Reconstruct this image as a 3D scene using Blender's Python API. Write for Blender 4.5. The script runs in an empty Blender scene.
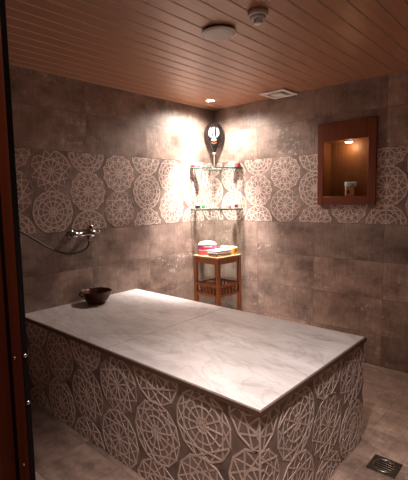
import bpy, bmesh, math, random
from mathutils import Vector, Matrix
random.seed(7)
C = bpy.context.scene.collection
PI = math.pi
H = 2.3

# ------------------------------------------------------------------ materials
def new_mat(name):
    m = bpy.data.materials.new(name); m.use_nodes = True
    nt = m.node_tree
    return m, nt, nt.nodes['Principled BSDF']

def simple(name, col, rough=0.5, metal=0.0, noise=0.0, nscale=40.0, coat=0.0):
    m, nt, b = new_mat(name)
    b.inputs['Roughness'].default_value = rough
    b.inputs['Metallic'].default_value = metal
    if coat: b.inputs['Coat Weight'].default_value = coat
    if noise:
        tc = nt.nodes.new('ShaderNodeTexCoord'); n = nt.nodes.new('ShaderNodeTexNoise')
        n.inputs['Scale'].default_value = nscale; n.inputs['Detail'].default_value = 4
        r = nt.nodes.new('ShaderNodeValToRGB')
        r.color_ramp.elements[0].position = .3; r.color_ramp.elements[1].position = .7
        r.color_ramp.elements[0].color = tuple(c*(1-noise) for c in col) + (1,)
        r.color_ramp.elements[1].color = tuple(min(1, c*(1+noise)) for c in col) + (1,)
        nt.links.new(tc.outputs['Object'], n.inputs['Vector'])
        nt.links.new(n.outputs['Fac'], r.inputs['Fac'])
        nt.links.new(r.outputs['Color'], b.inputs['Base Color'])
    else:
        b.inputs['Base Color'].default_value = tuple(col) + (1,)
    return m

def emis(name, col, strength):
    m, nt, b = new_mat(name)
    b.inputs['Base Color'].default_value = (0.8, .8, .8, 1)
    b.inputs['Emission Color'].default_value = tuple(col) + (1,)
    b.inputs['Emission Strength'].default_value = strength
    return m

def wood(name, dark, light, axis=1, scale=1.0, rough=0.45, coat=0.0):
    m, nt, b = new_mat(name); L = nt.links.new
    tc = nt.nodes.new('ShaderNodeTexCoord'); mp = nt.nodes.new('ShaderNodeMapping')
    s = [14*scale]*3; s[axis] = 0.9*scale
    mp.inputs['Scale'].default_value = s
    n = nt.nodes.new('ShaderNodeTexNoise'); n.inputs['Scale'].default_value = 3.0
    n.inputs['Detail'].default_value = 6; n.inputs['Distortion'].default_value = .6
    r = nt.nodes.new('ShaderNodeValToRGB')
    r.color_ramp.elements[0].position = .3; r.color_ramp.elements[1].position = .72
    r.color_ramp.elements[0].color = tuple(dark) + (1,); r.color_ramp.elements[1].color = tuple(light) + (1,)
    L(tc.outputs['Object'], mp.inputs['Vector']); L(mp.outputs['Vector'], n.inputs['Vector'])
    L(n.outputs['Fac'], r.inputs['Fac']); L(r.outputs['Color'], b.inputs['Base Color'])
    b.inputs['Roughness'].default_value = rough
    if coat: b.inputs['Coat Weight'].default_value = coat
    bp = nt.nodes.new('ShaderNodeBump'); bp.inputs['Strength'].default_value = .08; bp.inputs['Distance'].default_value = .002
    L(n.outputs['Fac'], bp.inputs['Height']); L(bp.outputs['Normal'], b.inputs['Normal'])
    return m

def tile(name, ua, va, tu, tv, ou, ov, tint=(1, 1, 1), rough=.42, worn=.5, joints=True, hatch=False):
    """weathered cement-look porcelain: u,v = world axes, tu,tv tile size, ou,ov origin of the joints"""
    m, nt, b = new_mat(name); L = nt.links.new; N = nt.nodes.new
    tc = N('ShaderNodeTexCoord'); sp = N('ShaderNodeSeparateXYZ'); L(tc.outputs['Object'], sp.inputs[0])
    def math_(op, a, c, d=None):
        n = N('ShaderNodeMath'); n.operation = op
        for i, x in enumerate((a, c, d)):
            if x is None: continue
            if isinstance(x, (int, float)): n.inputs[i].default_value = x
            else: L(x, n.inputs[i])
        return n.outputs[0]
    U = math_('DIVIDE', math_('SUBTRACT', sp.outputs[ua], ou), tu)
    V = math_('DIVIDE', math_('SUBTRACT', sp.outputs[va], ov), tv)
    fu = math_('FLOOR', U, 0); fv = math_('FLOOR', V, 0)
    cb = N('ShaderNodeCombineXYZ'); L(fu, cb.inputs[0]); L(fv, cb.inputs[1])
    wn = N('ShaderNodeTexWhiteNoise'); wn.noise_dimensions = '3D'; L(cb.outputs[0], wn.inputs['Vector'])
    # per-tile shifted coordinate
    sh = N('ShaderNodeVectorMath'); sh.operation = 'MULTIPLY_ADD'
    L(wn.outputs['Color'], sh.inputs[0]); sh.inputs[1].default_value = (7, 7, 7); L(tc.outputs['Object'], sh.inputs[2])
    mp = N('ShaderNodeMapping'); L(sh.outputs[0], mp.inputs['Vector'])
    sc = [1.0, 1.0, 1.0]; sc[ua] = .7
    mp.inputs['Scale'].default_value = sc
    n1 = N('ShaderNodeTexNoise'); n1.inputs['Scale'].default_value = 5; n1.inputs['Detail'].default_value = 8
    n1.inputs['Roughness'].default_value = .68; L(mp.outputs[0], n1.inputs['Vector'])
    n2 = N('ShaderNodeTexNoise'); n2.inputs['Scale'].default_value = 26; n2.inputs['Detail'].default_value = 5
    n2.inputs['Roughness'].default_value = .75; L(mp.outputs[0], n2.inputs['Vector'])
    r = N('ShaderNodeValToRGB'); cr = r.color_ramp
    def T(c): return tuple(c[i]*tint[i] for i in range(3)) + (1,)
    cr.elements[0].position = .33; cr.elements[0].color = T((.155, .112, .093))
    cr.elements[1].position = .70; cr.elements[1].color = T((.53, .425, .37))
    e = cr.elements.new(.5); e.color = T((.32, .238, .20))
    e = cr.elements.new(.6); e.color = T((.41, .305, .255))
    L(n1.outputs['Fac'], r.inputs['Fac'])
    # worn pale specks
    r2 = N('ShaderNodeValToRGB'); r2.color_ramp.elements[0].position = .54; r2.color_ramp.elements[1].position = .66
    L(n2.outputs['Fac'], r2.inputs['Fac'])
    n3 = N('ShaderNodeTexNoise'); n3.inputs['Scale'].default_value = 3.2; n3.inputs['Detail'].default_value = 3; L(mp.outputs[0], n3.inputs['Vector'])
    r3 = N('ShaderNodeValToRGB'); r3.color_ramp.elements[0].position = .5; r3.color_ramp.elements[1].position = .66
    L(n3.outputs['Fac'], r3.inputs['Fac'])
    mk = math_('MULTIPLY', math_('MULTIPLY', r2.outputs['Color'], r3.outputs['Color']), worn)
    mx = N('ShaderNodeMix'); mx.data_type = 'RGBA'; L(mk, mx.inputs['Factor'])
    L(r.outputs['Color'], mx.inputs['A']); mx.inputs['B'].default_value = T((.68, .60, .54))
    # per-tile tone
    tone = math_('ADD', math_('MULTIPLY', wn.outputs['Value'], .35), .82)
    tn = N('ShaderNodeVectorMath'); tn.operation = 'SCALE'; L(mx.outputs['Result'], tn.inputs[0]); L(tone, tn.inputs['Scale'])
    col = tn.outputs[0]
    hgt = n2.outputs['Fac']
    # fine vertical scuffs
    m4 = N('ShaderNodeMapping'); L(sh.outputs[0], m4.inputs['Vector']); s4 = [1.0, 1.0, 1.0]; s4[va] = .12; m4.inputs['Scale'].default_value = s4
    n4 = N('ShaderNodeTexNoise'); n4.inputs['Scale'].default_value = 75; n4.inputs['Detail'].default_value = 3; L(m4.outputs[0], n4.inputs['Vector'])
    k4 = N('ShaderNodeMapRange'); L(n4.outputs['Fac'], k4.inputs['Value']); k4.inputs['From Min'].default_value = .3; k4.inputs['From Max'].default_value = .7
    k4.inputs['To Min'].default_value = .86; k4.inputs['To Max'].default_value = 1.14
    v4 = N('ShaderNodeVectorMath'); v4.operation = 'SCALE'; L(col, v4.inputs[0]); L(k4.outputs[0], v4.inputs['Scale']); col = v4.outputs[0]
    if hatch:
        mh = N('ShaderNodeMapping'); L(tc.outputs['Object'], mh.inputs['Vector']); mh.inputs['Rotation'].default_value = (.5, .8, .6)
        w = N('ShaderNodeTexWave'); w.inputs['Scale'].default_value = 28; w.inputs['Distortion'].default_value = 1.0
        L(mh.outputs[0], w.inputs['Vector'])
        mm = N('ShaderNodeMix'); mm.data_type = 'RGBA'; mm.blend_type = 'MULTIPLY'; mm.inputs['Factor'].default_value = .35
        L(col, mm.inputs['A']); L(w.outputs['Color'], mm.inputs['B']); col = mm.outputs['Result']
    if joints:
        pu = math_('PINGPONG', U, .5); pv = math_('PINGPONG', V, .5)
        ju = math_('LESS_THAN', pu, .0016/tu); jv = math_('LESS_THAN', pv, .0016/tv)
        j = math_('MAXIMUM', ju, jv)
        mj = N('ShaderNodeMix'); mj.data_type = 'RGBA'; L(j, mj.inputs['Factor'])
        L(col, mj.inputs['A']); mj.inputs['B'].default_value = T((.18, .135, .115)); col = mj.outputs['Result']
        hgt = math_('SUBTRACT', math_('MULTIPLY', hgt, .4), j)
    L(col, b.inputs['Base Color'])
    rr = N('ShaderNodeMapRange'); L(n2.outputs['Fac'], rr.inputs['Value'])
    rr.inputs['To Min'].default_value = rough - .1; rr.inputs['To Max'].default_value = rough + .15
    L(rr.outputs[0], b.inputs['Roughness'])
    bp = N('ShaderNodeBump'); bp.inputs['Strength'].default_value = .25; bp.inputs['Distance'].default_value = .002
    L(hgt, bp.inputs['Height']); L(bp.outputs['Normal'], b.inputs['Normal'])
    return m

def marble(name):
    m, nt, b = new_mat(name); L = nt.links.new; N = nt.nodes.new
    tc = N('ShaderNodeTexCoord')
    mp = N('ShaderNodeMapping'); mp.inputs['Rotation'].default_value = (0, 0, .75); mp.inputs['Scale'].default_value = (1, 2.6, 1)
    L(tc.outputs['Object'], mp.inputs[0])
    n = N('ShaderNodeTexNoise'); n.inputs['Scale'].default_value = 2.2; n.inputs['Detail'].default_value = 8
    n.inputs['Roughness'].default_value = .6; n.inputs['Distortion'].default_value = 1.2; L(mp.outputs[0], n.inputs['Vector'])
    r = N('ShaderNodeValToRGB'); cr = r.color_ramp
    cr.elements[0].position = .28; cr.elements[0].color = (.38, .355, .35, 1)
    cr.elements[1].position = .62; cr.elements[1].color = (.68, .65, .645, 1)
    e = cr.elements.new(.42); e.color = (.54, .51, .505, 1)
    L(n.outputs['Fac'], r.inputs['Fac'])
    w = N('ShaderNodeTexNoise'); w.inputs['Scale'].default_value = 1.6; w.inputs['Detail'].default_value = 5; w.inputs['Distortion'].default_value = 2.5
    L(mp.outputs[0], w.inputs['Vector'])
    ab = N('ShaderNodeMath'); ab.operation = 'SUBTRACT'; L(w.outputs['Fac'], ab.inputs[0]); ab.inputs[1].default_value = .5
    a2 = N('ShaderNodeMath'); a2.operation = 'ABSOLUTE'; L(ab.outputs[0], a2.inputs[0])
    vr = N('ShaderNodeValToRGB'); vr.color_ramp.elements[0].color = (.82, .80, .80, 1); vr.color_ramp.elements[1].position = .035
    L(a2.outputs[0], vr.inputs['Fac'])
    mm = N('ShaderNodeMix'); mm.data_type = 'RGBA'; mm.blend_type = 'MULTIPLY'; mm.inputs['Factor'].default_value = 1
    L(r.outputs['Color'], mm.inputs['A']); L(vr.outputs['Color'], mm.inputs['B'])
    L(mm.outputs['Result'], b.inputs['Base Color'])
    b.inputs['Roughness'].default_value = .34
    return m

def glass(name, tint=(.95, .98, .97)):
    m = bpy.data.materials.new(name); m.use_nodes = True; nt = m.node_tree; nt.nodes.clear(); L = nt.links.new
    o = nt.nodes.new('ShaderNodeOutputMaterial'); t = nt.nodes.new('ShaderNodeBsdfTransparent'); g = nt.nodes.new('ShaderNodeBsdfGlossy')
    t.inputs['Color'].default_value = tuple(tint) + (1,); g.inputs['Roughness'].default_value = .02
    f = nt.nodes.new('ShaderNodeValue'); f.outputs[0].default_value = .06
    mx = nt.nodes.new('ShaderNodeMixShader'); L(f.outputs[0], mx.inputs[0]); L(t.outputs[0], mx.inputs[1]); L(g.outputs[0], mx.inputs[2])
    L(mx.outputs[0], o.inputs['Surface'])
    return m

M = {}
M['wall_l'] = tile('slate_tile_left_wall', 1, 2, .6, .3, -.32, 1.16, worn=1.0)
M['wall_r'] = tile('slate_tile_right_wall', 0, 2, .6, .3, .55, 1.16, worn=.9)
M['wall_f'] = tile('slate_tile_front_wall', 0, 2, .6, .3, .55, 1.16)
M['band_l'] = tile('lace_tile_ground_left', 1, 2, .6, .6, -.32, 1.16, tint=(.78, .78, .80), worn=.2)
M['band_r'] = tile('lace_tile_ground_right', 0, 2, .6, .6, .55, 1.16, tint=(.78, .78, .80), worn=.2)
M['plat_a'] = tile('lace_tile_ground_platform', 0, 2, .6, .6, .22, -.02, tint=(.98, .97, .99), worn=.3, hatch=True)
M['plat_b'] = tile('lace_tile_ground_platform_end', 1, 2, .6, .6, -2.125, -.02, tint=(.98, .97, .99), worn=.3, hatch=True)
M['floor'] = tile('slate_tile_floor', 0, 1, .6, .3, .22, -.05, tint=(1.05, .98, .92), rough=.45, worn=.5)
M['lace'] = simple('raised_lace_glaze', (.70, .56, .495), .45, noise=.12, nscale=30)
M['lace_ground'] = simple('rosette_ground_glaze', (.285, .218, .193), .45, noise=.25, nscale=14)
M['ceil'] = wood('ceiling_board_wood', (.33, .152, .084), (.43, .218, .128), axis=1, scale=1.2, rough=.38)
M['edge_glint'] = simple('painted_edge_glint', (.62, .45, .35), .35)  # light caught along the ceiling grooves, put into the colour
M['groove'] = simple('ceiling_groove_backing', (.10, .045, .028), .7)
M['marble'] = marble('white_marble')
M['edge_brown'] = simple('brown_edge', (.13, .075, .052), .5, noise=.15)
M['door_red'] = wood('red_brown_door_wood', (.145, .026, .010), (.20, .042, .016), axis=2, scale=1.0, rough=.5)
M['rubber'] = simple('black_rubber', (.005, .0035, .003), .7)
M['rubber'].node_tree.nodes['Principled BSDF'].inputs['Specular IOR Level'].default_value = .15
M['chrome'] = simple('chrome', (.42, .40, .38), .16, 1.0)
M['steel'] = simple('screw_steel', (.7, .68, .65), .3, 1.0)
M['hose'] = simple('metal_hose', (.06, .048, .042), .4, .2)
M['copper'] = simple('dark_copper', (.085, .030, .020), .35, .5, noise=.3, nscale=30)
M['stool'] = wood('stool_wood', (.32, .115, .043), (.48, .195, .08), axis=2, scale=1.2, rough=.4)
M['stool_top'] = wood('stool_top_wood', (.46, .25, .12), (.60, .36, .20), axis=0, scale=1.2, rough=.4)
M['niche'] = wood('niche_wood', (.135, .030, .009), (.20, .050, .016), axis=2, scale=1.0, rough=.42)
M['niche_in'] = wood('niche_lining_wood', (.20, .080, .030), (.29, .125, .050), axis=2, scale=1.0, rough=.45)
M['white_plastic'] = simple('white_plastic', (.80, .76, .72), .45)
M['grey_plastic'] = simple('grey_grille_plastic', (.58, .54, .51), .55)
M['dark_plastic'] = simple('dark_plastic', (.05, .04, .035), .5)
M['glass'] = glass('shelf_glass')
M['glass_edge'] = simple('green_glass_edge', (.16, .24, .21), .15)
M['bevel'] = glass('shadow_ring_glass', (.45, .52, .49)); M['black_foil'] = simple('black_foil', (.035, .030, .028), .18, .6)  # bevel glass is tinted dark so the added shelf ring casts shadow
M['print_white'] = simple('white_print', (.50, .50, .50), .4)
M['print_orange'] = simple('orange_print', (.55, .16, .05), .4)
M['pink'] = simple('pink_wrap', (.86, .10, .30), .35)
M['pink2'] = simple('coral_pink_wrap', (.88, .16, .25), .35)
M['white_paper'] = simple('white_paper', (.88, .86, .84), .6)
M['towel'] = simple('white_terry', (.80, .78, .76), .9, noise=.1, nscale=90)
M['towel_tan'] = simple('tan_terry', (.50, .38, .30), .9, noise=.25, nscale=90)
M['amber'] = simple('amber_soap', (.74, .36, .07), .4, noise=.15)
M['red'] = simple('red_label', (.55, .05, .05), .4)
M['maroon'] = simple('maroon_label', (.32, .06, .06), .4)
M['green'] = simple('green_label', (.08, .38, .14), .4)
M['black'] = simple('black_cap', (.03, .025, .025), .4)
M['blush'] = simple('blush_wrap', (.45, .20, .17), .45)
M['lens'] = emis('downlight_lens', (1, .93, .84), 30)
M['puck'] = emis('puck_lens', (1, .86, .66), 9)
M['amber_glass'] = simple('amber_glass', (.50, .25, .09), .2, coat=.5)
M['bead'] = simple('pale_blue_beads', (.62, .78, .80), .15, coat=.6)
M['brown_motif'] = simple('brown_motif', (.06, .02, .012), .5)
M['bronze'] = simple('dark_bronze', (.10, .085, .065), .42, .6, noise=.3, nscale=60)
M['bronze_bright'] = simple('worn_bronze', (.26, .22, .17), .35, .8, noise=.3, nscale=80)
M['hall'] = simple('hall_plaster', (.20, .13, .10), .8)

# ------------------------------------------------------------------ mesh helpers
class MB:
    def __init__(s): s.bm = bmesh.new(); s.mats = []
    def mi(s, m):
        if m not in s.mats: s.mats.append(m)
        return s.mats.index(m)
    def poly(s, pts, m, smooth=False):
        f = s.bm.faces.new([s.bm.verts.new(p) for p in pts]); f.material_index = s.mi(m); f.smooth = smooth; return f
    def grid(s, rows, m, closed_u=False, smooth=True):
        """rows: list of equal-length vertex rings"""
        k = s.mi(m); V = [[s.bm.verts.new(p) for p in r] for r in rows]
        n = len(V[0])
        for a, b in zip(V, V[1:]):
            for i in range(n if closed_u else n-1):
                j = (i+1) % n
                f = s.bm.faces.new((a[i], a[j], b[j], b[i])); f.material_index = k; f.smooth = smooth
        return V
    def box(s, lo, hi, m, bev=0.0, mat=None, seg=2):
        x0, y0, z0 = lo; x1, y1, z1 = hi; k = s.mi(m)
        v = [s.bm.verts.new(p) for p in ((x0,y0,z0),(x1,y0,z0),(x1,y1,z0),(x0,y1,z0),(x0,y0,z1),(x1,y0,z1),(x1,y1,z1),(x0,y1,z1))]
        fs = []
        for q in ((0,3,2,1),(4,5,6,7),(0,1,5,4),(1,2,6,5),(2,3,7,6),(3,0,4,7)):
            f = s.bm.faces.new([v[i] for i in q]); f.material_index = k; fs.append(f)
        allv = list(v)
        if bev:
            es = list({e for f in fs for e in f.edges})
            r = bmesh.ops.bevel(s.bm, geom=es, offset=bev, segments=seg, affect='EDGES', profile=.5)
            allv = list({vv for f in r['faces'] for vv in f.verts} | {vv for vv in v if vv.is_valid})
            for f in r['faces']: f.material_index = k; f.smooth = True
        if mat is not None:
            for vv in allv: vv.co = mat @ vv.co
        return allv
    def lathe(s, prof, m, n=32, origin=(0,0,0), cap0=True, cap1=True, mat=None, smooth=True):
        o = Vector(origin); rows = []
        for r, z in prof:
            rows.append([o + Vector((r*math.cos(2*PI*i/n), r*math.sin(2*PI*i/n), z)) for i in range(n)])
        if mat is not None: rows = [[mat @ p for p in r] for r in rows]
        V = s.grid(rows, m, closed_u=True, smooth=smooth); k = s.mi(m)
        if cap0: f = s.bm.faces.new(list(reversed(V[0]))); f.material_index = k
        if cap1: f = s.bm.faces.new(V[-1]); f.material_index = k
        return V
    def tube(s, pts, r, m, n=10, caps=True):
        P = [Vector(p) for p in pts]; rows = []; up = None
        for i, p in enumerate(P):
            t = (P[min(i+1, len(P)-1)] - P[max(i-1, 0)]).normalized()
            if up is None: up = t.orthogonal().normalized()
            up = (up - t*up.dot(t)).normalized(); w = t.cross(up)
            rr = r[i] if isinstance(r, (list, tuple)) else r
            rows.append([p + (up*math.cos(2*PI*j/n) + w*math.sin(2*PI*j/n))*rr for j in range(n)])
        V = s.grid(rows, m, closed_u=True); k = s.mi(m)
        if caps:
            f = s.bm.faces.new(list(reversed(V[0]))); f.material_index = k
            f = s.bm.faces.new(V[-1]); f.material_index = k
    def prism(s, pts2, z0, z1, m, top=None):
        k = s.mi(m); kt = s.mi(top or m)
        a = [s.bm.verts.new((x, y, z0)) for x, y in pts2]; b = [s.bm.verts.new((x, y, z1)) for x, y in pts2]; n = len(a)
        f = s.bm.faces.new(list(reversed(a))); f.material_index = kt
        f = s.bm.faces.new(b); f.material_index = kt
        for i in range(n):
            f = s.bm.faces.new((a[i], a[(i+1) % n], b[(i+1) % n], b[i])); f.material_index = k
    def build(s, name, parent=None, fix=True):
        if fix: bmesh.ops.recalc_face_normals(s.bm, faces=s.bm.faces[:])
        me = bpy.data.meshes.new(name); s.bm.to_mesh(me); s.bm.free()
        for m in s.mats: me.materials.append(M[m])
        o = bpy.data.objects.new(name, me); C.objects.link(o)
        if parent: o.parent = parent
        return o

def tag(o, label, cat, group=None):
    o['label'] = label; o['category'] = cat
    if group: o['group'] = group
    return o
def thing(name, label, cat, loc=(0,0,0), rz=0, group=None):
    o = bpy.data.objects.new(name, None); C.objects.link(o); o.location = loc; o.rotation_euler = (0, 0, rz)
    o.empty_display_size = .05
    return tag(o, label, cat, group)
def structure(o): o['kind'] = 'structure'; return o

# ------------------------------------------------------------------ lace rosettes
def clip(poly, lo, hi):
    for ax in (0, 1):
        for sgn, lim in ((1, lo[ax]), (-1, -hi[ax])):
            out = []
            for i in range(len(poly)):
                a, b = poly[i], poly[(i+1) % len(poly)]
                da, db = sgn*a[ax]-lim, sgn*b[ax]-lim
                if da >= 0: out.append(a)
                if (da >= 0) != (db >= 0):
                    t = da/(da-db); out.append((a[0]+t*(b[0]-a[0]), a[1]+t*(b[1]-a[1])))
            poly = out
            if len(poly) < 3: return []
    return poly

def rosette_segments(kind, R, rot):
    def P(r, a): return (R*r*math.cos(a), R*r*math.sin(a))
    S = []
    n = 12; st = 2*PI/n
    ang = [rot + k*st for k in range(n)]
    def star(r, step):
        for a in ang: S.append((P(r, a), P(r, a+step*st)))
    def ring(r, off=0):
        for a in ang: S.append((P(r, a+off), P(r, a+off+st)))
    if kind == 0:
        ring(1); star(1, 4); 
        for a in ang: S.append((P(.04, a), P(.56, a)))
        ring(.985)
    elif kind == 1:
        ring(1); star(1, 3); ring(.52)
        for a in ang: S.append((P(.05, a+st/2), P(.70, a+st/2)))
        ring(.22, st/2)
    else:
        for a in ang:
            S.append((P(1, a), P(.90, a+st/2))); S.append((P(.90, a+st/2), P(1, a+st)))
            S.append((P(1, a), P(.66, a+st/2))); S.append((P(.66, a+st/2), P(1, a+st)))
            S.append((P(.66, a-st/2), P(.46, a))); S.append((P(.46, a), P(.66, a+st/2)))
            S.append((P(.90, a+st/2), P(.66, a+st/2)))
            S.append((P(.05, a), P(.46, a)))
        ring(.66, st/2); ring(.24)
    return S

def lace(mb, centres, lo, hi, to3d, R=.157, w=.0068, h=.0010):
    """raised strips of the rosettes, cut off at the edges of the tile field"""
    k = mb.mi('lace'); k2 = mb.mi('lace_ground'); q = 0
    for (cu, cv, kind, rot) in centres:
        pl = clip([(cu+R*math.cos(rot+2*PI*i/12), cv+R*math.sin(rot+2*PI*i/12)) for i in range(12)], lo, hi)
        if len(pl) > 2: f = mb.bm.faces.new([mb.bm.verts.new(to3d(u, v, .0003)) for u, v in pl]); f.material_index = k2
        for (a, b) in rosette_segments(kind, R, rot):
            dx, dy = b[0]-a[0], b[1]-a[1]; l = math.hypot(dx, dy)
            if l < 1e-6: continue
            ux, uy = dx/l, dy/l; e = w*.4
            nx, ny = -uy*w/2, ux*w/2
            pl = [(cu+a[0]-ux*e+nx, cv+a[1]-uy*e+ny), (cu+a[0]-ux*e-nx, cv+a[1]-uy*e-ny),
                  (cu+b[0]+ux*e-nx, cv+b[1]+uy*e-ny), (cu+b[0]+ux*e+nx, cv+b[1]+uy*e+ny)]
            pl = clip(pl, lo, hi)
            if len(pl) < 3: continue
            q += 1; hh = h + (q % 9)*.00012
            t = [mb.bm.verts.new(to3d(u, v, hh)) for u, v in pl]; bt = [mb.bm.verts.new(to3d(u, v, -.0004)) for u, v in pl]
            f = mb.bm.faces.new(t); f.material_index = k
            n = len(t)
            for i in range(n):
                f = mb.bm.faces.new((t[i], t[(i+1) % n], bt[(i+1) % n], bt[i])); f.material_index = k

def field(u0, u1, phase_u, v0, pitch=.3, kinds=(0, 1, 2)):
    """columns of two whole rosettes alternate with columns of one whole and two halves"""
    out = []; k0 = math.floor((u0-phase_u)/pitch)-1; k1 = math.ceil((u1-phase_u)/pitch)+1
    for k in range(k0, k1+1):
        cu = phase_u + k*pitch
        vs = [v0+.15, v0+.45] if k % 2 == 0 else [v0, v0+.3, v0+.6]
        for i, cv in enumerate(vs):
            out.append((cu, cv, kinds[(k*2+i*2+(k//2)) % 3], (PI/12 if (k+i) % 2 else 0)))
    return out

# ------------------------------------------------------------------ room shell
XR, YF = 3.3, -2.95
BT, BB = 1.76, 1.16
mb = MB()
mb.box((-.15, YF-.1, -.05), (0, .25, BB), 'wall_l'); mb.box((-.15, YF-.1, BT), (0, .25, H+.1), 'wall_l')
mb.box((-.15, YF-.1, BB), (0, .25, BT), 'band_l')
lace(mb, field(YF, 0, -1.23, BB), (YF, BB+.003), (-.002, BT-.003), lambda u, v, h: (h, u, v))
structure(mb.build('wall_left', fix=False))

NX0, NX1, NZ0, NZ1 = 1.222, 1.640, 1.352, 1.880      # opening for the niche
mb = MB()
def rw(x0, x1, z0, z1, m): mb.box((x0, 0, z0), (x1, .25, z1), m)
rw(0, XR, -.05, BB, 'wall_r')
rw(0, NX0, BB, BT, 'band_r'); rw(NX1, XR, BB, BT, 'band_r'); rw(NX0, NX1, BB, NZ0, 'band_r')
rw(0, NX0, BT, NZ1, 'wall_r'); rw(NX1, XR, BT, NZ1, 'wall_r'); rw(0, XR, NZ1, H+.1, 'wall_r')
rw(NX0, NX1, NZ0, NZ1, 'wall_r')
mb.bm.free(); mb = MB()
rw(0, XR, -.05, BB, 'wall_r')
rw(0, NX0, BB, BT, 'band_r'); rw(NX1, XR, BB, BT, 'band_r'); rw(NX0, NX1, BB, NZ0, 'band_r')
rw(0, NX0, BT, NZ1, 'wall_r'); rw(NX1, XR, BT, NZ1, 'wall_r'); rw(0, XR, NZ1, H+.1, 'wall_r')
FX0, FX1, FZ0, FZ1 = 1.188, 1.683, 1.317, 2.001      # niche frame outline
t3 = lambda u, v, h: (u, -h, v)
cs = field(0, XR, .86, BB)
lace(mb, cs, (.002, BB+.003), (FX0, BT-.003), t3); lace(mb, cs, (FX1, BB+.003), (XR, BT-.003), t3)
lace(mb, cs, (FX0, BB+.003), (FX1, FZ0), t3)
structure(mb.build('wall_right', fix=False))

mb = MB(); mb.box((XR, YF-.1, -.05), (XR+.15, .25, H+.1), 'wall_f'); structure(mb.build('wall_back'))
DX0, DX1, DZ = 1.76, 2.98, 2.2
mb = MB()
mb.box((-.15, YF-.1, -.05), (DX0, YF, H+.1), 'wall_f'); mb.box((DX1, YF-.1, -.05), (XR+.15, YF, H+.1), 'wall_f')
mb.box((DX0, YF-.1, DZ), (DX1, YF, H+.1), 'wall_f')
structure(mb.build('wall_front'))
mb = MB(); mb.box((-.15, YF-.1, -.1), (XR+.15, .25, 0), 'floor'); mb.box((.9, -4.4, -.1), (4.2, YF-.1, 0), 'floor'); structure(mb.build('floor'))

# ceiling: long boards running towards the right wall, V-grooved at every joint
mb = MB(); prof = []
p0, pitch = .032, .0985
x = p0 - pitch
prof.append((-.15, H))
k = 0
while p0 + k*pitch < XR + .1:
    xx = p0 + k*pitch
    prof += [(xx-.0070, H), (xx-.0025, H+.0045), (xx-.0025, H+.012), (xx+.003, H+.012), (xx+.003, H+.001), (xx+.0035, H)]
    k += 1
prof.append((XR+.15, H))
for (a, b) in zip(prof, prof[1:]):
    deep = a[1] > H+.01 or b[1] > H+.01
    edge = b[0] > a[0] and a[1] == H and abs(b[1]-H-.0045) < 1e-6  # slanted groove side that gets the painted light line
    mb.poly([(a[0], YF-.1, a[1]), (a[0], .25, a[1]), (b[0], .25, b[1]), (b[0], YF-.1, b[1])], 'groove' if deep else 'edge_glint' if edge else 'ceil')
mb.box((-.15, YF-.1, H+.02), (XR+.15, .25, H+.12), 'groove')
structure(mb.build('ceiling', fix=False))

# doorway the view is taken through
mb = MB()
def jamb(x, s):   # s=+1: opening lies at +x of the jamb
    X = lambda d: x + s*d
    def b(d0, d1, y0, y1, m, bev=.002):
        lo, hi = min(X(d0), X(d1)), max(X(d0), X(d1))
        mb.box((lo, y0, 0), (hi, y1, DZ-.05), m, bev)
    b(-.215, -.088, -2.990, -2.95, 'door_red'); b(-.0881, -.055, -2.957, -2.951, 'rubber', 0); b(-.055, -.002, -2.962, -2.951, 'door_red', .0015)
    b(-.0021, .0015, -2.9615, -2.95, 'rubber', .0005)
jamb(1.977, 1); jamb(2.90, -1)
mb.box((1.758, -2.99, DZ-.05), (3.115, -2.95, DZ+.02), 'door_red', .003)
door = structure(mb.build('door_1'))
sc = []
for (sx, sy, sz, ang) in ((1.938, -2.962, 1.046, 'X'), (1.950, -2.962, .80, 'X'), (1.945, -2.962, 1.75, 'X'), (1.9785, -2.956, 1.060, 'Y'), (1.9785, -2.956, .954, 'Y')):
    s_ = MB(); rot = Matrix.Translation((sx, sy, sz)) @ Matrix.Rotation(PI/2, 4, ang)
    s_.lathe([(.0042, -.004), (.0042, .0008), (.003, .002), (.0012, .0025)], 'steel', 14, mat=rot)
    o = s_.build('screw', door); o['label'] = 'small steel screw head'

# hallway behind the camera (plain)
mb = MB()
mb.box((.8, -4.5, -.1), (.9, YF-.1, 2.5), 'hall'); mb.box((4.2, -4.5, -.1), (4.3, YF-.1, 2.5), 'hall'); mb.box((.8, -4.6, -.1), (4.3, -4.5, 2.5), 'hall')
mb.box((.8, -4.6, 2.5), (4.3, YF-.1, 2.6), 'hall')
structure(mb.build('wall_hall'))

# ------------------------------------------------------------------ bathing platform
PX, PYA, PYB, PH = 2.02, -2.125, -1.081, .603
pt = thing('bathing_platform', 'large heated marble bathing platform clad in raised lace rosette tiles, against the left wall', 'platform', (1.01, -1.6, 0))
ox, oy = -1.01, 1.6
def ploc(o): o.location = (ox, oy, 0); return o
mb = MB(); e = .006; ZT = PH-.023
mb.box((.001, PYA+e, 0), (PX-e, PYB-e, ZT), 'plat_a')
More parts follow.
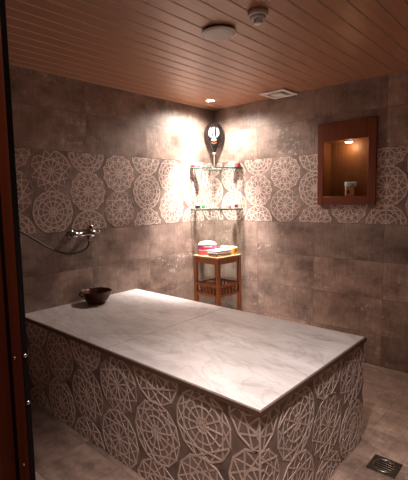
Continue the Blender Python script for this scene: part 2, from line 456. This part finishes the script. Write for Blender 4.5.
# recolour the two end faces so that their joints run along y
for f in mb.bm.faces:
    n = f.normal
    f.normal_update()
    if abs(f.normal.x) > .9: f.material_index = mb.mi('plat_b')
ctr = [(c[0], c[1], c[2], c[3]) for c in field(0, PX, PX-.3, -.02, kinds=(0, 0, 1))]
lace(mb, ctr, (.002, .003), (PX-e-.002, ZT-.004), lambda u, v, h: (u, PYA+e-h, v), h=.0008, w=.0072)
lace(mb, field(PYA, PYB, PYA+.285, -.02, kinds=(0, 0, 1)), (PYA+e+.002, .003), (PYB-e-.002, ZT-.004), lambda u, v, h: (PX-e+h, u, v), h=.0008, w=.0072)
lace(mb, ctr, (.002, .003), (PX-e-.002, ZT-.004), lambda u, v, h: (u, PYB-e+h, v), h=.0008, w=.0072)
ploc(mb.build('tiled_base', pt, fix=False))
for x0, x1 in ((.001, 1.018), (1.0215, PX-.004)):
    mb = MB(); mb.box((x0, PYA+.004, ZT+.0005), (x1, PYB-.004, PH), 'marble', .002); ploc(mb.build('marble_slab', pt))
mb = MB()  # dark brown band along the slab edges
mb.box((.001, PYA-.004, ZT-.002), (PX+.004, PYA+.0035, PH-.003), 'edge_brown', .0015)
mb.box((PX-.0035, PYA+.0035, ZT-.002), (PX+.004, PYB+.004, PH-.003), 'edge_brown', .0015)
mb.box((.001, PYB-.0035, ZT-.002), (PX-.0035, PYB+.004, PH-.003), 'edge_brown', .0015)
o = ploc(mb.build('edge_band', pt)); o['label'] = 'dark brown band along the marble edge'
mb = MB()
mb.box((PX-e-.004, PYA+e-.004, 0), (PX-e+.003, PYA+e+.003, ZT-.004), 'lace', .001)
ploc(mb.build('corner_strip', pt))

# ------------------------------------------------------------------ bowl
bw = thing('copper_bowl', 'dark copper bath bowl with a small side handle on the white marble platform', 'bowl', (.145, -1.59, PH))
mb = MB(); prof = [(.050, .000), (.066, .004), (.087, .030), (.103, .064), (.114, .092), (.118, .094), (.115, .097), (.108, .093), (.097, .064), (.081, .033), (.058, .012), (.001, .009)]
rows = []
n = 48
for i, (r, z) in enumerate(prof):
    fl = max(0, (z-.03)/.05)
    rows.append([Vector((r*(1+.022*fl*math.cos(8*2*PI*j/n))*math.cos(2*PI*j/n), r*(1+.022*fl*math.cos(8*2*PI*j/n))*math.sin(2*PI*j/n), z)) for j in range(n)])
V = mb.grid(rows, 'copper', closed_u=True); f = mb.bm.faces.new(V[0]); f.material_index = 0
mb.build('bowl_body', bw)
mb = MB(); a0 = math.radians(212); d = Vector((math.cos(a0), math.sin(a0), 0)); z_ = Vector((0, 0, 1))
pts = [d*(.108+.034*math.sin(PI*t/10)) + z_*(.040+.044*t/10) for t in range(11)]
mb.tube(pts, .007, 'copper', 10); mb.lathe([(.002, -.006), (.009, -.004), (.011, 0), (.009, .006), (.002, .009)], 'steel', 14, origin=d*.116+z_*.092)  # steel bead added as the bright glint on the handle
mb.build('handle', bw)

# ------------------------------------------------------------------ shower mixer on the left wall
mx = thing('shower_mixer', 'chrome wall shower mixer with a looping metal hose on the left wall', 'shower mixer', (0, -1.625, 1.135))
RY = Matrix.Rotation(PI/2, 4, 'Y')
for y in (-.075, .075):
    mb = MB(); mb.lathe([(.036, .0), (.036, .005), (.028, .014), (.017, .018), (.017, .05)], 'chrome', 28, mat=Matrix.Translation((.002, y, 0)) @ RY); mb.build('wall_flange', mx)
mb = MB()
RX = Matrix.Rotation(-PI/2, 4, 'X')
mb.lathe([(.012, -.105), (.020, -.103), (.025, -.092), (.025, -.055), (.020, -.050), (.020, .035), (.026, .040), (.028, .06), (.028, .095), (.022, .104), (.010, .106)], 'chrome', 28, mat=Matrix.Translation((.058, 0, 0)) @ RX)
mb.build('mixer_body', mx)
mb = MB()
mb.lathe([(.024, 0), (.026, .012), (.025, .034), (.015, .044), (.004, .046)], 'chrome', 24, origin=(.058, .062, .022))
mb.build('cartridge_cap', mx)
mb = MB()
mb.tube([(.060, .085, .002), (.066, .10, .003), (.074, .122, .008), (.076, .132, .010)], [.011, .009, .0085, .010], 'chrome', 12)
mb.build('lever', mx)
mb = MB()
mb.lathe([(.011, -.055), (.013, -.05), (.013, -.03), (.010, -.02)], 'chrome', 18, origin=(.058, .045, 0))
mb.build('hose_outlet', mx)
mb = MB()
ctrl = [(.058, .045, -.05), (.056, .043, -.085), (.050, .015, -.120), (.045, -.05, -.140), (.04, -.12, -.142), (.035, -.20, -.118), (.03, -.29, -.068), (.03, -.38, -.005), (.03, -.47, .055), (.025, -.58, .13), (.014, -.66, .185)]
pts = []
for i in range(len(ctrl)-1):
    p = [Vector(ctrl[max(0, min(len(ctrl)-1, i+j))]) for j in (-1, 0, 1, 2)]
    for s in range(6):
        t = s/6
        pts.append(.5*((2*p[1]) + (p[2]-p[0])*t + (2*p[0]-5*p[1]+4*p[2]-p[3])*t*t + (3*p[1]-p[0]-3*p[2]+p[3])*t**3))
pts.append(Vector(ctrl[-1]))
mb.tube(pts, .0068, 'hose', 8); mb.build('hose', mx)
mb = MB(); mb.lathe([(.026, 0), (.026, .006), (.014, .012), (.014, .03), (.004, .034)], 'chrome', 24, mat=Matrix.Translation((.001, -.66, .185)) @ RY)
mb.build('wall_elbow', mx)

# ------------------------------------------------------------------ niche in the right wall
nc = thing('lit_niche', 'dark wooden niche with a thick frame and a warm light, sunk in the right wall', 'niche', ((FX0+FX1)/2, 0, FZ0))
def nloc(o): o.location = (-(FX0+FX1)/2, 0, -FZ0); return o
IX0, IX1, IZ0, IZ1 = 1.240, 1.618, 1.386, 1.848; DEP = .135
mb = MB(); y0, y1 = -.018, -.0005
mb.box((FX0, y0, FZ0), (IX0, y1, FZ1), 'niche', .003); mb.box((IX1, y0, FZ0), (FX1, y1, FZ1), 'niche', .003)
mb.box((IX0, y0+.0005, IZ1), (IX1, y1, FZ1-.0005), 'niche', .002); mb.box((IX0, y0+.0005, FZ0+.0005), (IX1, y1, IZ0), 'niche', .002)
nloc(mb.build('frame', nc))
mb = MB()
mb.box((NX0+.002, 0, NZ0+.002), (IX0, DEP, NZ1-.002), 'niche_in'); mb.box((IX1, 0, NZ0+.002), (NX1-.002, DEP, NZ1-.002), 'niche_in')
mb.box((IX0, 0, NZ0+.002), (IX1, DEP, IZ0), 'niche_in'); mb.box((IX0, 0, IZ1), (IX1, DEP, NZ1-.002), 'niche_in')
nloc(mb.build('lining', nc))
mb = MB(); mb.box((NX0+.002, DEP, NZ0+.002), (NX1-.002, DEP+.015, NZ1-.002), 'niche_in'); nloc(mb.build('back_panel', nc))
pk = MB(); pk.lathe([(.036, -.012), (.036, 0)], 'white_plastic', 28, origin=(1.432, .052, IZ1)); pko = nloc(pk.build('puck_light', nc))
lm = MB(); lm.lathe([(.005, -.022), (.022, -.020), (.029, -.014), (.030, -.0121)], 'puck', 28, origin=(1.432, .052, IZ1)); lo = lm.build('lens', pko)

jr = thing('candle_jar', 'small amber jar with a pale beaded rim standing inside the lit wooden niche', 'jar', (1.447, .065, IZ0+.0004), math.radians(12))
mb = MB()
mb.box((-.038, -.038, 0), (.038, .038, .078), 'amber_glass', .008); mb.build('jar_body', jr)
mb = MB(); mb.lathe([(.034, .0782), (.037, .084), (.038, .110), (.034, .112), (.033, .085)], 'brown_motif', 28)
for i in range(12):
    a = 2*PI*i/12
    for q, zz in enumerate((.086, .099, .112)):
        an = a + (q % 2)*PI/12
        mb.lathe([(.002, -.008), (.006, -.005), (.0085, 0), (.006, .005), (.002, .008)], 'bead', 10, origin=(.041*math.cos(an), .041*math.sin(an), zz))
mb.build('beaded_rim', jr)
mb = MB(); 
drop = []
for i in range(24):
    a = 2*PI*i/24; r = .013*(1-.35*max(0, math.sin(a))); drop.append((r*math.cos(a), .015*math.sin(a)+.006*max(0, math.sin(a))**2))
for yy in (-.0386,):
    mb.poly([(-.010+px, yy, .036+pz) for px, pz in drop], 'brown_motif'); mb.poly([(-.010+px, yy-.0012, .036+pz) for px, pz in drop], 'brown_motif')
mb.build('painted_motif', jr)

# ------------------------------------------------------------------ corner glass shelves
SR = .378
def shelf_outline(r, n=16):
    out = [(.002, -.002), (r, -.002)]
    for i in range(1, n):
        a = PI/2*i/n; out.append((.002+(r-.002)*math.cos(a), -.002-(r-.002)*math.sin(a)))
    out.append((.002, -r))
    return out
for z, where in ((1.690, 'upper'), (1.284, 'lower')):
    sh = thing('glass_corner_shelf', 'upper glass corner shelf just under the balloon' if where == 'upper' else 'lower glass corner shelf above the wooden stool', 'glass shelf', (0, 0, z), 0, 'glass corner shelves')
    mb = MB(); mb.prism(shelf_outline(SR), -.010, 0, 'glass_edge', 'glass'); mb.build('glass_pane', sh)
    mb = MB(); q = [(r_, zz) for r_, zz in ((SR+.0005, -.0115), (SR+.0005, .0015), (SR-.020, .0005))]
    mb.grid([[(.003+(rr-.003)*math.cos(PI/2*i/24), -.003-(rr-.003)*math.sin(PI/2*i/24), zz) for i in range(25)] for rr, zz in q], 'bevel'); mb.build('shadow_ring', sh)  # darkened ring added so the shelf edge throws broad bands on the walls
    for x, y, rz in ((.09, -.0, 0), (.30, -.0, 0), (0, -.09, 1), (0, -.30, 1)):
        mb = MB()
        if rz == 0: mb.box((x-.012, -.020, -.018), (x+.012, -.001, -.0102), 'chrome', .002)
        else: mb.box((.001, y-.012, -.018), (.020, y+.012, -.0102), 'chrome', .002)
        mb.build('shelf_clip', sh)

def jar(loc, r, h, body, band, lid, label, rz=0):
    t = thing('toiletry_jar', label, 'jar', loc, rz, 'little toiletries on the glass shelves')
    mb = MB(); mb.lathe([(r*.9, 0), (r, .004), (r, h*.72), (r*.92, h*.76)], body, 22); mb.build('jar_body', t)
    mb = MB(); mb.lathe([(r+.0006, h*.12), (r+.0006, h*.68)], band, 22, cap0=False, cap1=False); mb.build('label_band', t)
    mb = MB(); mb.lathe([(r*.96, h*.762), (r, h*.78), (r, h*.95), (r*.9, h)], lid, 22); mb.build('lid', t)
def carton(loc, w, d, h, body, mark, label, rz=0):
    t = thing('toiletry_box', label, 'box', loc, rz, 'little toiletries on the glass shelves')
    mb = MB(); mb.box((-w/2, -d/2, 0), (w/2, d/2, h), body, .002); mb.build('carton', t)
    mb = MB()
    mb.box((-w*.36, -d/2-.0012, h*.2), (w*.36, -d/2+.0002, h*.7), mark); mb.box((w/2-.0002, -d*.36, h*.2), (w/2+.0012, d*.36, h*.7), mark)
    mb.build('printed_mark', t)
U, Lo = 1.6902, 1.2842
jar((.034, -.348, U), .024, .056, 'white_paper', 'red', 'white_paper', 'white jar with a red mark, outermost at the left end of the upper glass shelf')
carton((.070, -.305, U), .055, .040, .044, 'white_paper', 'maroon', 'small white box with a maroon mark beside the white jar on the upper shelf', .5)
carton((.292, -.062, U), .055, .040, .060, 'white_paper', 'white_paper', 'plain white box on the right part of the upper glass shelf', .9)
jar((.338, -.040, U), .029, .052, 'blush', 'maroon', 'blush', 'brownish red jar at the right end of the upper glass shelf')
jar((.052, -.322, Lo), .023, .058, 'white_paper', 'black', 'white_paper', 'white jar with a black band at the left end of the lower glass shelf')
carton((.100, -.285, Lo), .050, .038, .054, 'white_paper', 'green', 'white box with a green mark on the left part of the lower glass shelf', .5)
jar((.272, -.088, Lo), .021, .050, 'white_paper', 'blush', 'white_paper', 'white jar with a blush band on the right part of the lower glass shelf')
carton((.325, -.050, Lo), .052, .040, .056, 'white_paper', 'maroon', 'white box with a dark red mark at the right end of the lower glass shelf', .8)

# ------------------------------------------------------------------ balloon with emblem
bl = thing('black_balloon', 'shiny black balloon with a white eagle emblem, on a stick in the corner', 'balloon', (.088, -.097, 1.6903), math.radians(-49.6))
bl.scale = (.62, 1, 1)
cz, top = .316, .148
prof = [(.004, .158), (.012, .164), (.020, .178), (.034, .202), (.056, .236), (.078, .270), (.094, .305), (.1005, .345), (.098, .380), (.086, .414), (.066, .440), (.040, .456), (.014, .462), (.001, .463)]
mb = MB(); mb.lathe(prof, 'black_foil', 40, cap1=False); mb.build('balloon_body', bl)
mb = MB(); mb.lathe([(.0025, .0), (.0025, .160)], 'grey_plastic', 10); mb.lathe([(.016, 0), (.016, .003), (.005, .008)], 'white_plastic', 18)
mb.lathe([(.004, .146), (.014, .152), (.016, .162), (.006, .166)], 'white_plastic', 16); mb.build('stick', bl)
def rad(z):
    for (r0, z0), (r1, z1) in zip(prof, prof[1:]):
        if z0 <= z <= z1: return r0 + (r1-r0)*(z-z0)/(z1-z0)
    return 0
def decal(name, polys, m, parent, off=.0015, step=.003):
    mb = MB(); zs = [p[1] for pl in polys for p in pl]; z = min(zs)
    while z < max(zs):
        zc = z + step/2; xs = []
        for pl in polys:
            for i in range(len(pl)):
                a, b = pl[i], pl[(i+1) % len(pl)]
                if (a[1] <= zc) != (b[1] <= zc): xs.append(a[0] + (zc-a[1])/(b[1]-a[1])*(b[0]-a[0]))
        xs.sort()
        for a, b in zip(xs[::2], xs[1::2]):
            n = max(1, int((b-a)/.005))
            for k in range(n):
                ya, yb = a+(b-a)*k/n, a+(b-a)*(k+1)/n
                P = lambda y, zz: (math.sqrt(max(1e-6, (rad(zz)+off)**2 - y*y)), y, zz)
                mb.poly([P(ya, z), P(yb, z), P(yb, z+step), P(ya, z+step)], m)
        z += step
    bmesh.ops.remove_doubles(mb.bm, verts=mb.bm.verts[:], dist=1e-5)
    return mb.build(name, parent)
ec = .345
wing = [(.027,.026),(.029,.050),(.030,.060),(.042,.052),(.051,.030),(.054,.002),(.050,-.020),(.043,-.012),(.041,-.032),(.034,-.022),(.031,-.042),(.024,-.028),(.024,-.018),(.026,.008)]
wing2 = [(-x, z) for x, z in wing]
body = [(-.007,.056),(.002,.066),(.011,.058),(.008,.046),(.008,.030),(.009,.000),(.009,-.022),(.022,-.052),(.030,-.068),(.016,-.064),(.008,-.076),(.000,-.066),(-.008,-.076),(-.016,-.064),(-.030,-.068),(-.022,-.052),(-.009,-.022),(-.009,.000),(-.008,.030)]
decal('eagle_emblem', [[(x, z+ec) for x, z in pl] for pl in (wing, wing2, body)], 'print_white', bl)
decal('emblem_ribbon', [[(x, z+ec) for x, z in [(-.030,-.082),(0,-.090),(.030,-.082),(.028,-.090),(0,-.098),(-.028,-.090)]]], 'print_orange', bl)

# ------------------------------------------------------------------ stool and what is on it
ST = .84
STX, STY, SRZ = .268, -.285, math.radians(-3)
st = thing('wooden_stool', 'brown wooden corner stool with spindle railed shelf under the glass shelves', 'stool', (STX, STY, 0), SRZ)
hw = .150
mb = MB(); mb.box((-.168, -.168, ST-.020), (.168, .168, ST), 'stool_top', .004); mb.build('seat', st)
for sx in (-1, 1):
    for sy in (-1, 1):
        mb = MB(); mb.box((sx*hw-.017, sy*hw-.017, 0), (sx*hw+.017, sy*hw+.017, ST-.0205), 'stool', .003); mb.build('leg', st)
def side(name, z0, z1, th, inset=0):
    for s in (-1, 1):
        mb = MB(); mb.box((-hw+.017, s*hw-th/2, z0), (hw-.017, s*hw+th/2, z1), 'stool', .002); mb.build(name, st)
        mb = MB(); mb.box((s*hw-th/2, -hw+.017, z0), (s*hw+th/2, hw-.017, z1), 'stool', .002); mb.build(name, st)
side('apron', ST-.072, ST-.0205, .018); side('upper_rail', .545, .570, .018); side('lower_rail', .452, .478, .020)
for s in (-1, 1):
    for k in range(5):
        d = -.133+.266*(k+1)/6
        for pos in ((d, s*hw), (s*hw, d)):
            mb = MB(); mb.lathe([(.008, .478), (.011, .500), (.007, .512), (.011, .524), (.008, .545)], 'stool', 12, origin=(pos[0], pos[1], 0)); mb.build('spindle', st)
mb = MB(); mb.box((-hw+.010, -hw+.010, .462), (hw-.010, hw-.010, .474), 'stool', .001); mb.build('shelf_board', st)

Rz = Matrix.Rotation(SRZ, 4, 'Z'); O = Vector((STX, STY, 0))
def on(x, y, z): return O + (Rz @ Vector((x, y, z)))
t = thing('wooden_box', 'small light brown wooden box on the railed shelf of the stool', 'box', on(-.015, -.060, .4745), SRZ+.15)
mb = MB(); mb.box((-.055, -.04, 0), (.055, .04, .085), 'stool_top', .003); mb.build('box_body', t)
mb = MB(); mb.box((-.058, -.043, .0855), (.058, .043, .105), 'stool_top', .004); mb.build('lid', t)

FACE = math.radians(40)
t = thing('pink_packet', 'flat coral pink packet under the taller pink pack on the stool', 'packet', on(-.082, -.078, ST+.0003), math.radians(38))
mb = MB(); mb.box((-.068, -.048, 0), (.068, .048, .046), 'pink2', .008, seg=3); mb.build('wrapper', t)
mb = MB(); mb.box((-.069, -.049, .0465), (.069, .049, .052), 'white_paper', .002); mb.build('paper_edge', t)
t = thing('pink_pack', 'bright pink pack with a puffed white top, stacked on the coral packet', 'pack', on(-.068, -.066, ST+.0528), math.radians(38))
mb = MB(); mb.box((-.085, -.048, 0), (.085, .048, .056), 'pink', .010, seg=3); mb.build('wrapper', t)
mb = MB()
rows = []
for i in range(9):
    v = -1+2*i/8; row = []
    for j in range(17):
        u = -1+2*j/16
        zz = .050 + .032*max(0, 1-u*u)**.5*max(0, 1-v**4)**.5 + .004*math.sin(u*7+v*5)*(1-abs(u))
        row.append((u*.087, v*.049, zz))
    rows.append(row)
mb.grid(rows, 'white_paper'); mb.build('puffed_top', t)
mb = MB(); mb.box((-.035, -.0490, .026), (.045, -.0475, .034), 'white_paper', .0005); mb.build('white_lettering_strip', t)

def folded(name, label, cat, loc, rz, w, d, h, m, layers):
    t = thing(name, label, cat, loc, rz, None)
    for k in range(layers):
        z0 = h*k/layers; mb = MB()
        mb.box((-w/2+.003*(k % 2), -d/2+.002*(k % 2), z0+.0003), (w/2-.002*(k % 2), d/2-.003*(k % 2), z0+h/layers), m, min(.009, h/layers*.42), seg=3); mb.build('fold', t)
folded('folded_towel', 'tan folded cloth under the white towel, front corner of the stool', 'towel', on(.082, -.048, ST+.0003), SRZ+.03, .125, .215, .026, 'towel_tan', 1)
folded('folded_towel', 'white folded towel on top of the tan cloth, front corner of the stool', 'towel', on(.082, -.048, ST+.0270), SRZ-.02, .128, .22, .034, 'towel', 2)
for i, (x, y, r, lab) in enumerate(((.000, .112, .25, 'amber soap bar at the back of the stool nearer the pink packs'), (.100, .120, -.1, 'amber soap bar at the back right of the stool behind the white towel'))):
    t = thing('soap_bar', lab, 'soap', on(x, y, ST+.0003), SRZ+r, 'amber soap bars on the stool')
    mb = MB(); mb.box((-.044, -.030, 0), (.044, .030, .068), 'amber', .010, seg=3); mb.build('bar', t)
    mb = MB(); mb.box((-.038, -.024, .0682), (.038, .024, .073), 'white_paper', .001); mb.build('paper_slip', t)

# ------------------------------------------------------------------ ceiling fittings
dl = thing('downlight', 'lit round recessed ceiling downlight near the wall corner', 'downlight', (.278, -.365, H))
mb = MB(); mb.lathe([(.036, -.001), (.050, -.001), (.049, -.006), (.040, -.008), (.036, -.004)], 'white_plastic', 36, cap0=False, cap1=False); mb.build('trim_ring', dl)
mb = MB(); mb.lathe([(.002, -.007), (.020, -.006), (.036, -.0015)], 'lens', 30); mb.build('lens', dl)

sp = thing('ceiling_speaker', 'round pale grey ceiling speaker disc on the boarded ceiling', 'speaker', (1.352, -1.525, H))
mb = MB(); mb.lathe([(.082, 0), (.082, -.010)], 'dark_plastic', 40); mb.build('housing', sp)
mb = MB(); mb.lathe([(.093, -.0102), (.094, -.014), (.090, -.019)], 'white_plastic', 48); mb.build('rim', sp)
mb = MB(); mb.lathe([(.086, -.0192), (.080, -.021), (.04, -.0225), (.001, -.023)], 'grey_plastic', 48); mb.build('grille', sp)

sd = thing('smoke_detector', 'white round smoke detector mounted on the ceiling beside the speaker', 'smoke detector', (1.640, -1.572, H))
mb = MB(); mb.lathe([(.050, 0), (.050, -.022), (.047, -.028)], 'white_plastic', 40); mb.build('base', sd)
mb = MB(); mb.lathe([(.036, -.0282), (.040, -.030), (.040, -.036), (.024, -.041)], 'grey_plastic', 36); mb.build('head', sd)
for k in range(6):
    a = 2*PI*k/6; mb = MB()
    mb.box((-.003, -.002, -.055), (.003, .002, -.0395), 'white_plastic', .0008, mat=Matrix.Translation((.019*math.cos(a), .019*math.sin(a), 0)) @ Matrix.Rotation(a, 4, 'Z')); mb.build('cage_rib', sd)
mb = MB(); mb.lathe([(.022, -.0552), (.022, -.059), (.012, -.061)], 'white_plastic', 30); mb.build('sensor_cap', sd)

vt = thing('ceiling_vent', 'square white ceiling vent close to the right wall', 'vent', (.875, -.135, H))
mb = MB(); a, b_ = .122, .092
for lo, hi in (((-a, -a, -.018), (a, -b_, 0)), ((-a, b_, -.018), (a, a, 0)), ((-a, -b_, -.018), (-b_, b_, 0)), ((b_, -b_, -.018), (a, b_, 0))): mb.box(lo, hi, 'white_plastic', .003)
mb.build('frame', vt)
mb = MB(); mb.box((-b_, -b_, -.006), (b_, b_, -.001), 'dark_plastic'); mb.build('duct_plate', vt)
for k in range(6):
    mb = MB(); y = -b_+.016+k*.030
    mb.box((-b_, -.014, -.0015), (b_, .014, .0015), 'white_plastic', 0, mat=Matrix.Translation((0, y, -.0145)) @ Matrix.Rotation(.30, 4, 'X')); mb.build('louvre', vt)
mb = MB(); mb.box((-.05, -.05, -.024), (.05, .05, -.0192), 'white_plastic', .002); mb.build('centre_plate', vt)

# ------------------------------------------------------------------ floor drain
dr = thing('floor_drain', 'square dark metal floor drain with a round grate, right of the platform', 'drain', (2.192, -1.255, 0))
mb = MB(); a = .070
mb.box((-a, -a, .0003), (a, a, .004), 'bronze', .0015); mb.build('plate', dr)
mb = MB(); ro, ri = .056, .048
mb.lathe([(ro, .0042), (ro-.002, .0075), (ri+.002, .0075), (ri, .0042)], 'bronze_bright', 40, cap0=False, cap1=False); mb.build('grate_ring', dr)
mb = MB()
for k in range(-2, 3):
    y = k*.018; L_ = math.sqrt(max(0, .047**2-y*y))
    mb.box((-L_, y-.004, .0042), (L_, y+.004, .0068), 'bronze_bright', .001)
mb.build('grate_bars', dr)
mb = MB(); mb.lathe([(.047, .0041), (.001, .00415)], 'rubber', 30, cap0=False, cap1=False); mb.build('hole_dark_disc', dr)  # flat black disc painting the darkness of the opening under the bars

# ------------------------------------------------------------------ lights
def spot(name, loc, target, power, size, blend, col, rad=.03):
    l = bpy.data.lights.new(name, 'SPOT'); l.energy = power; l.spot_size = math.radians(size); l.spot_blend = blend
    l.color = col; l.shadow_soft_size = rad
    o = bpy.data.objects.new(name, l); C.objects.link(o); o.location = loc
    o.rotation_euler = (Vector(target)-Vector(loc)).to_track_quat('-Z', 'Y').to_euler(); return o
WARM = (1, .87, .82)
spot('downlight_lamp', (.278, -.375, H-.03), (.20, -.40, 0), 440, 68, 1.0, (1, .86, .79), .045)
spot('downlight_spill', (.278, -.375, H-.03), (.278, -.375, 0), 55, 165, .7, (1, .86, .77), .045)
spot('entrance_lamp', (2.27, -2.40, H-.03), (2.15, -2.25, 0), 128, 84, 1.0, WARM, .04)
l = bpy.data.lights.new('puck_lamp', 'POINT'); l.energy = .45; l.color = (1, .62, .30); l.shadow_soft_size = .02
o = bpy.data.objects.new('puck_lamp', l); C.objects.link(o); o.location = (1.432, .060, IZ1-.046)
l = bpy.data.lights.new('jamb_fill', 'AREA'); l.energy = 5; l.size = .5; l.color = (1, .7, .5)  # unseen fill light added to brighten the door jamb
o = bpy.data.objects.new('jamb_fill', l); C.objects.link(o); o.location = (2.45, -3.55, 2.42)
w = bpy.data.worlds.new('World'); bpy.context.scene.world = w; w.use_nodes = True
w.node_tree.nodes['Background'].inputs[0].default_value = (.9, .6, .5, 1); w.node_tree.nodes['Background'].inputs[1].default_value = .01

# ------------------------------------------------------------------ camera
f, pitch, roll, yaw = 407.694, .101437, -.018295, 2.304285
d = Vector((math.cos(yaw)*math.cos(pitch), math.sin(yaw)*math.cos(pitch), -math.sin(pitch)))
r = Vector((math.sin(yaw), -math.cos(yaw), 0)); u = r.cross(d)
r2 = r*math.cos(roll)+u*math.sin(roll); u2 = -r*math.sin(roll)+u*math.cos(roll)
cam = bpy.data.cameras.new('camera'); co = bpy.data.objects.new('camera', cam); C.objects.link(co)
cam.sensor_fit = 'HORIZONTAL'; cam.sensor_width = 36; cam.lens = 36*f/408; cam.clip_start = .01
mw = Matrix((r2, u2, -d)).transposed().to_4x4(); mw.translation = (2.83656, -3.32594, 1.38984); co.matrix_world = mw
S = bpy.context.scene; S.camera = co
S.view_settings.view_transform = 'Standard'; S.view_settings.look = 'None'; S.view_settings.gamma = 1; S.view_settings.exposure = 0.52
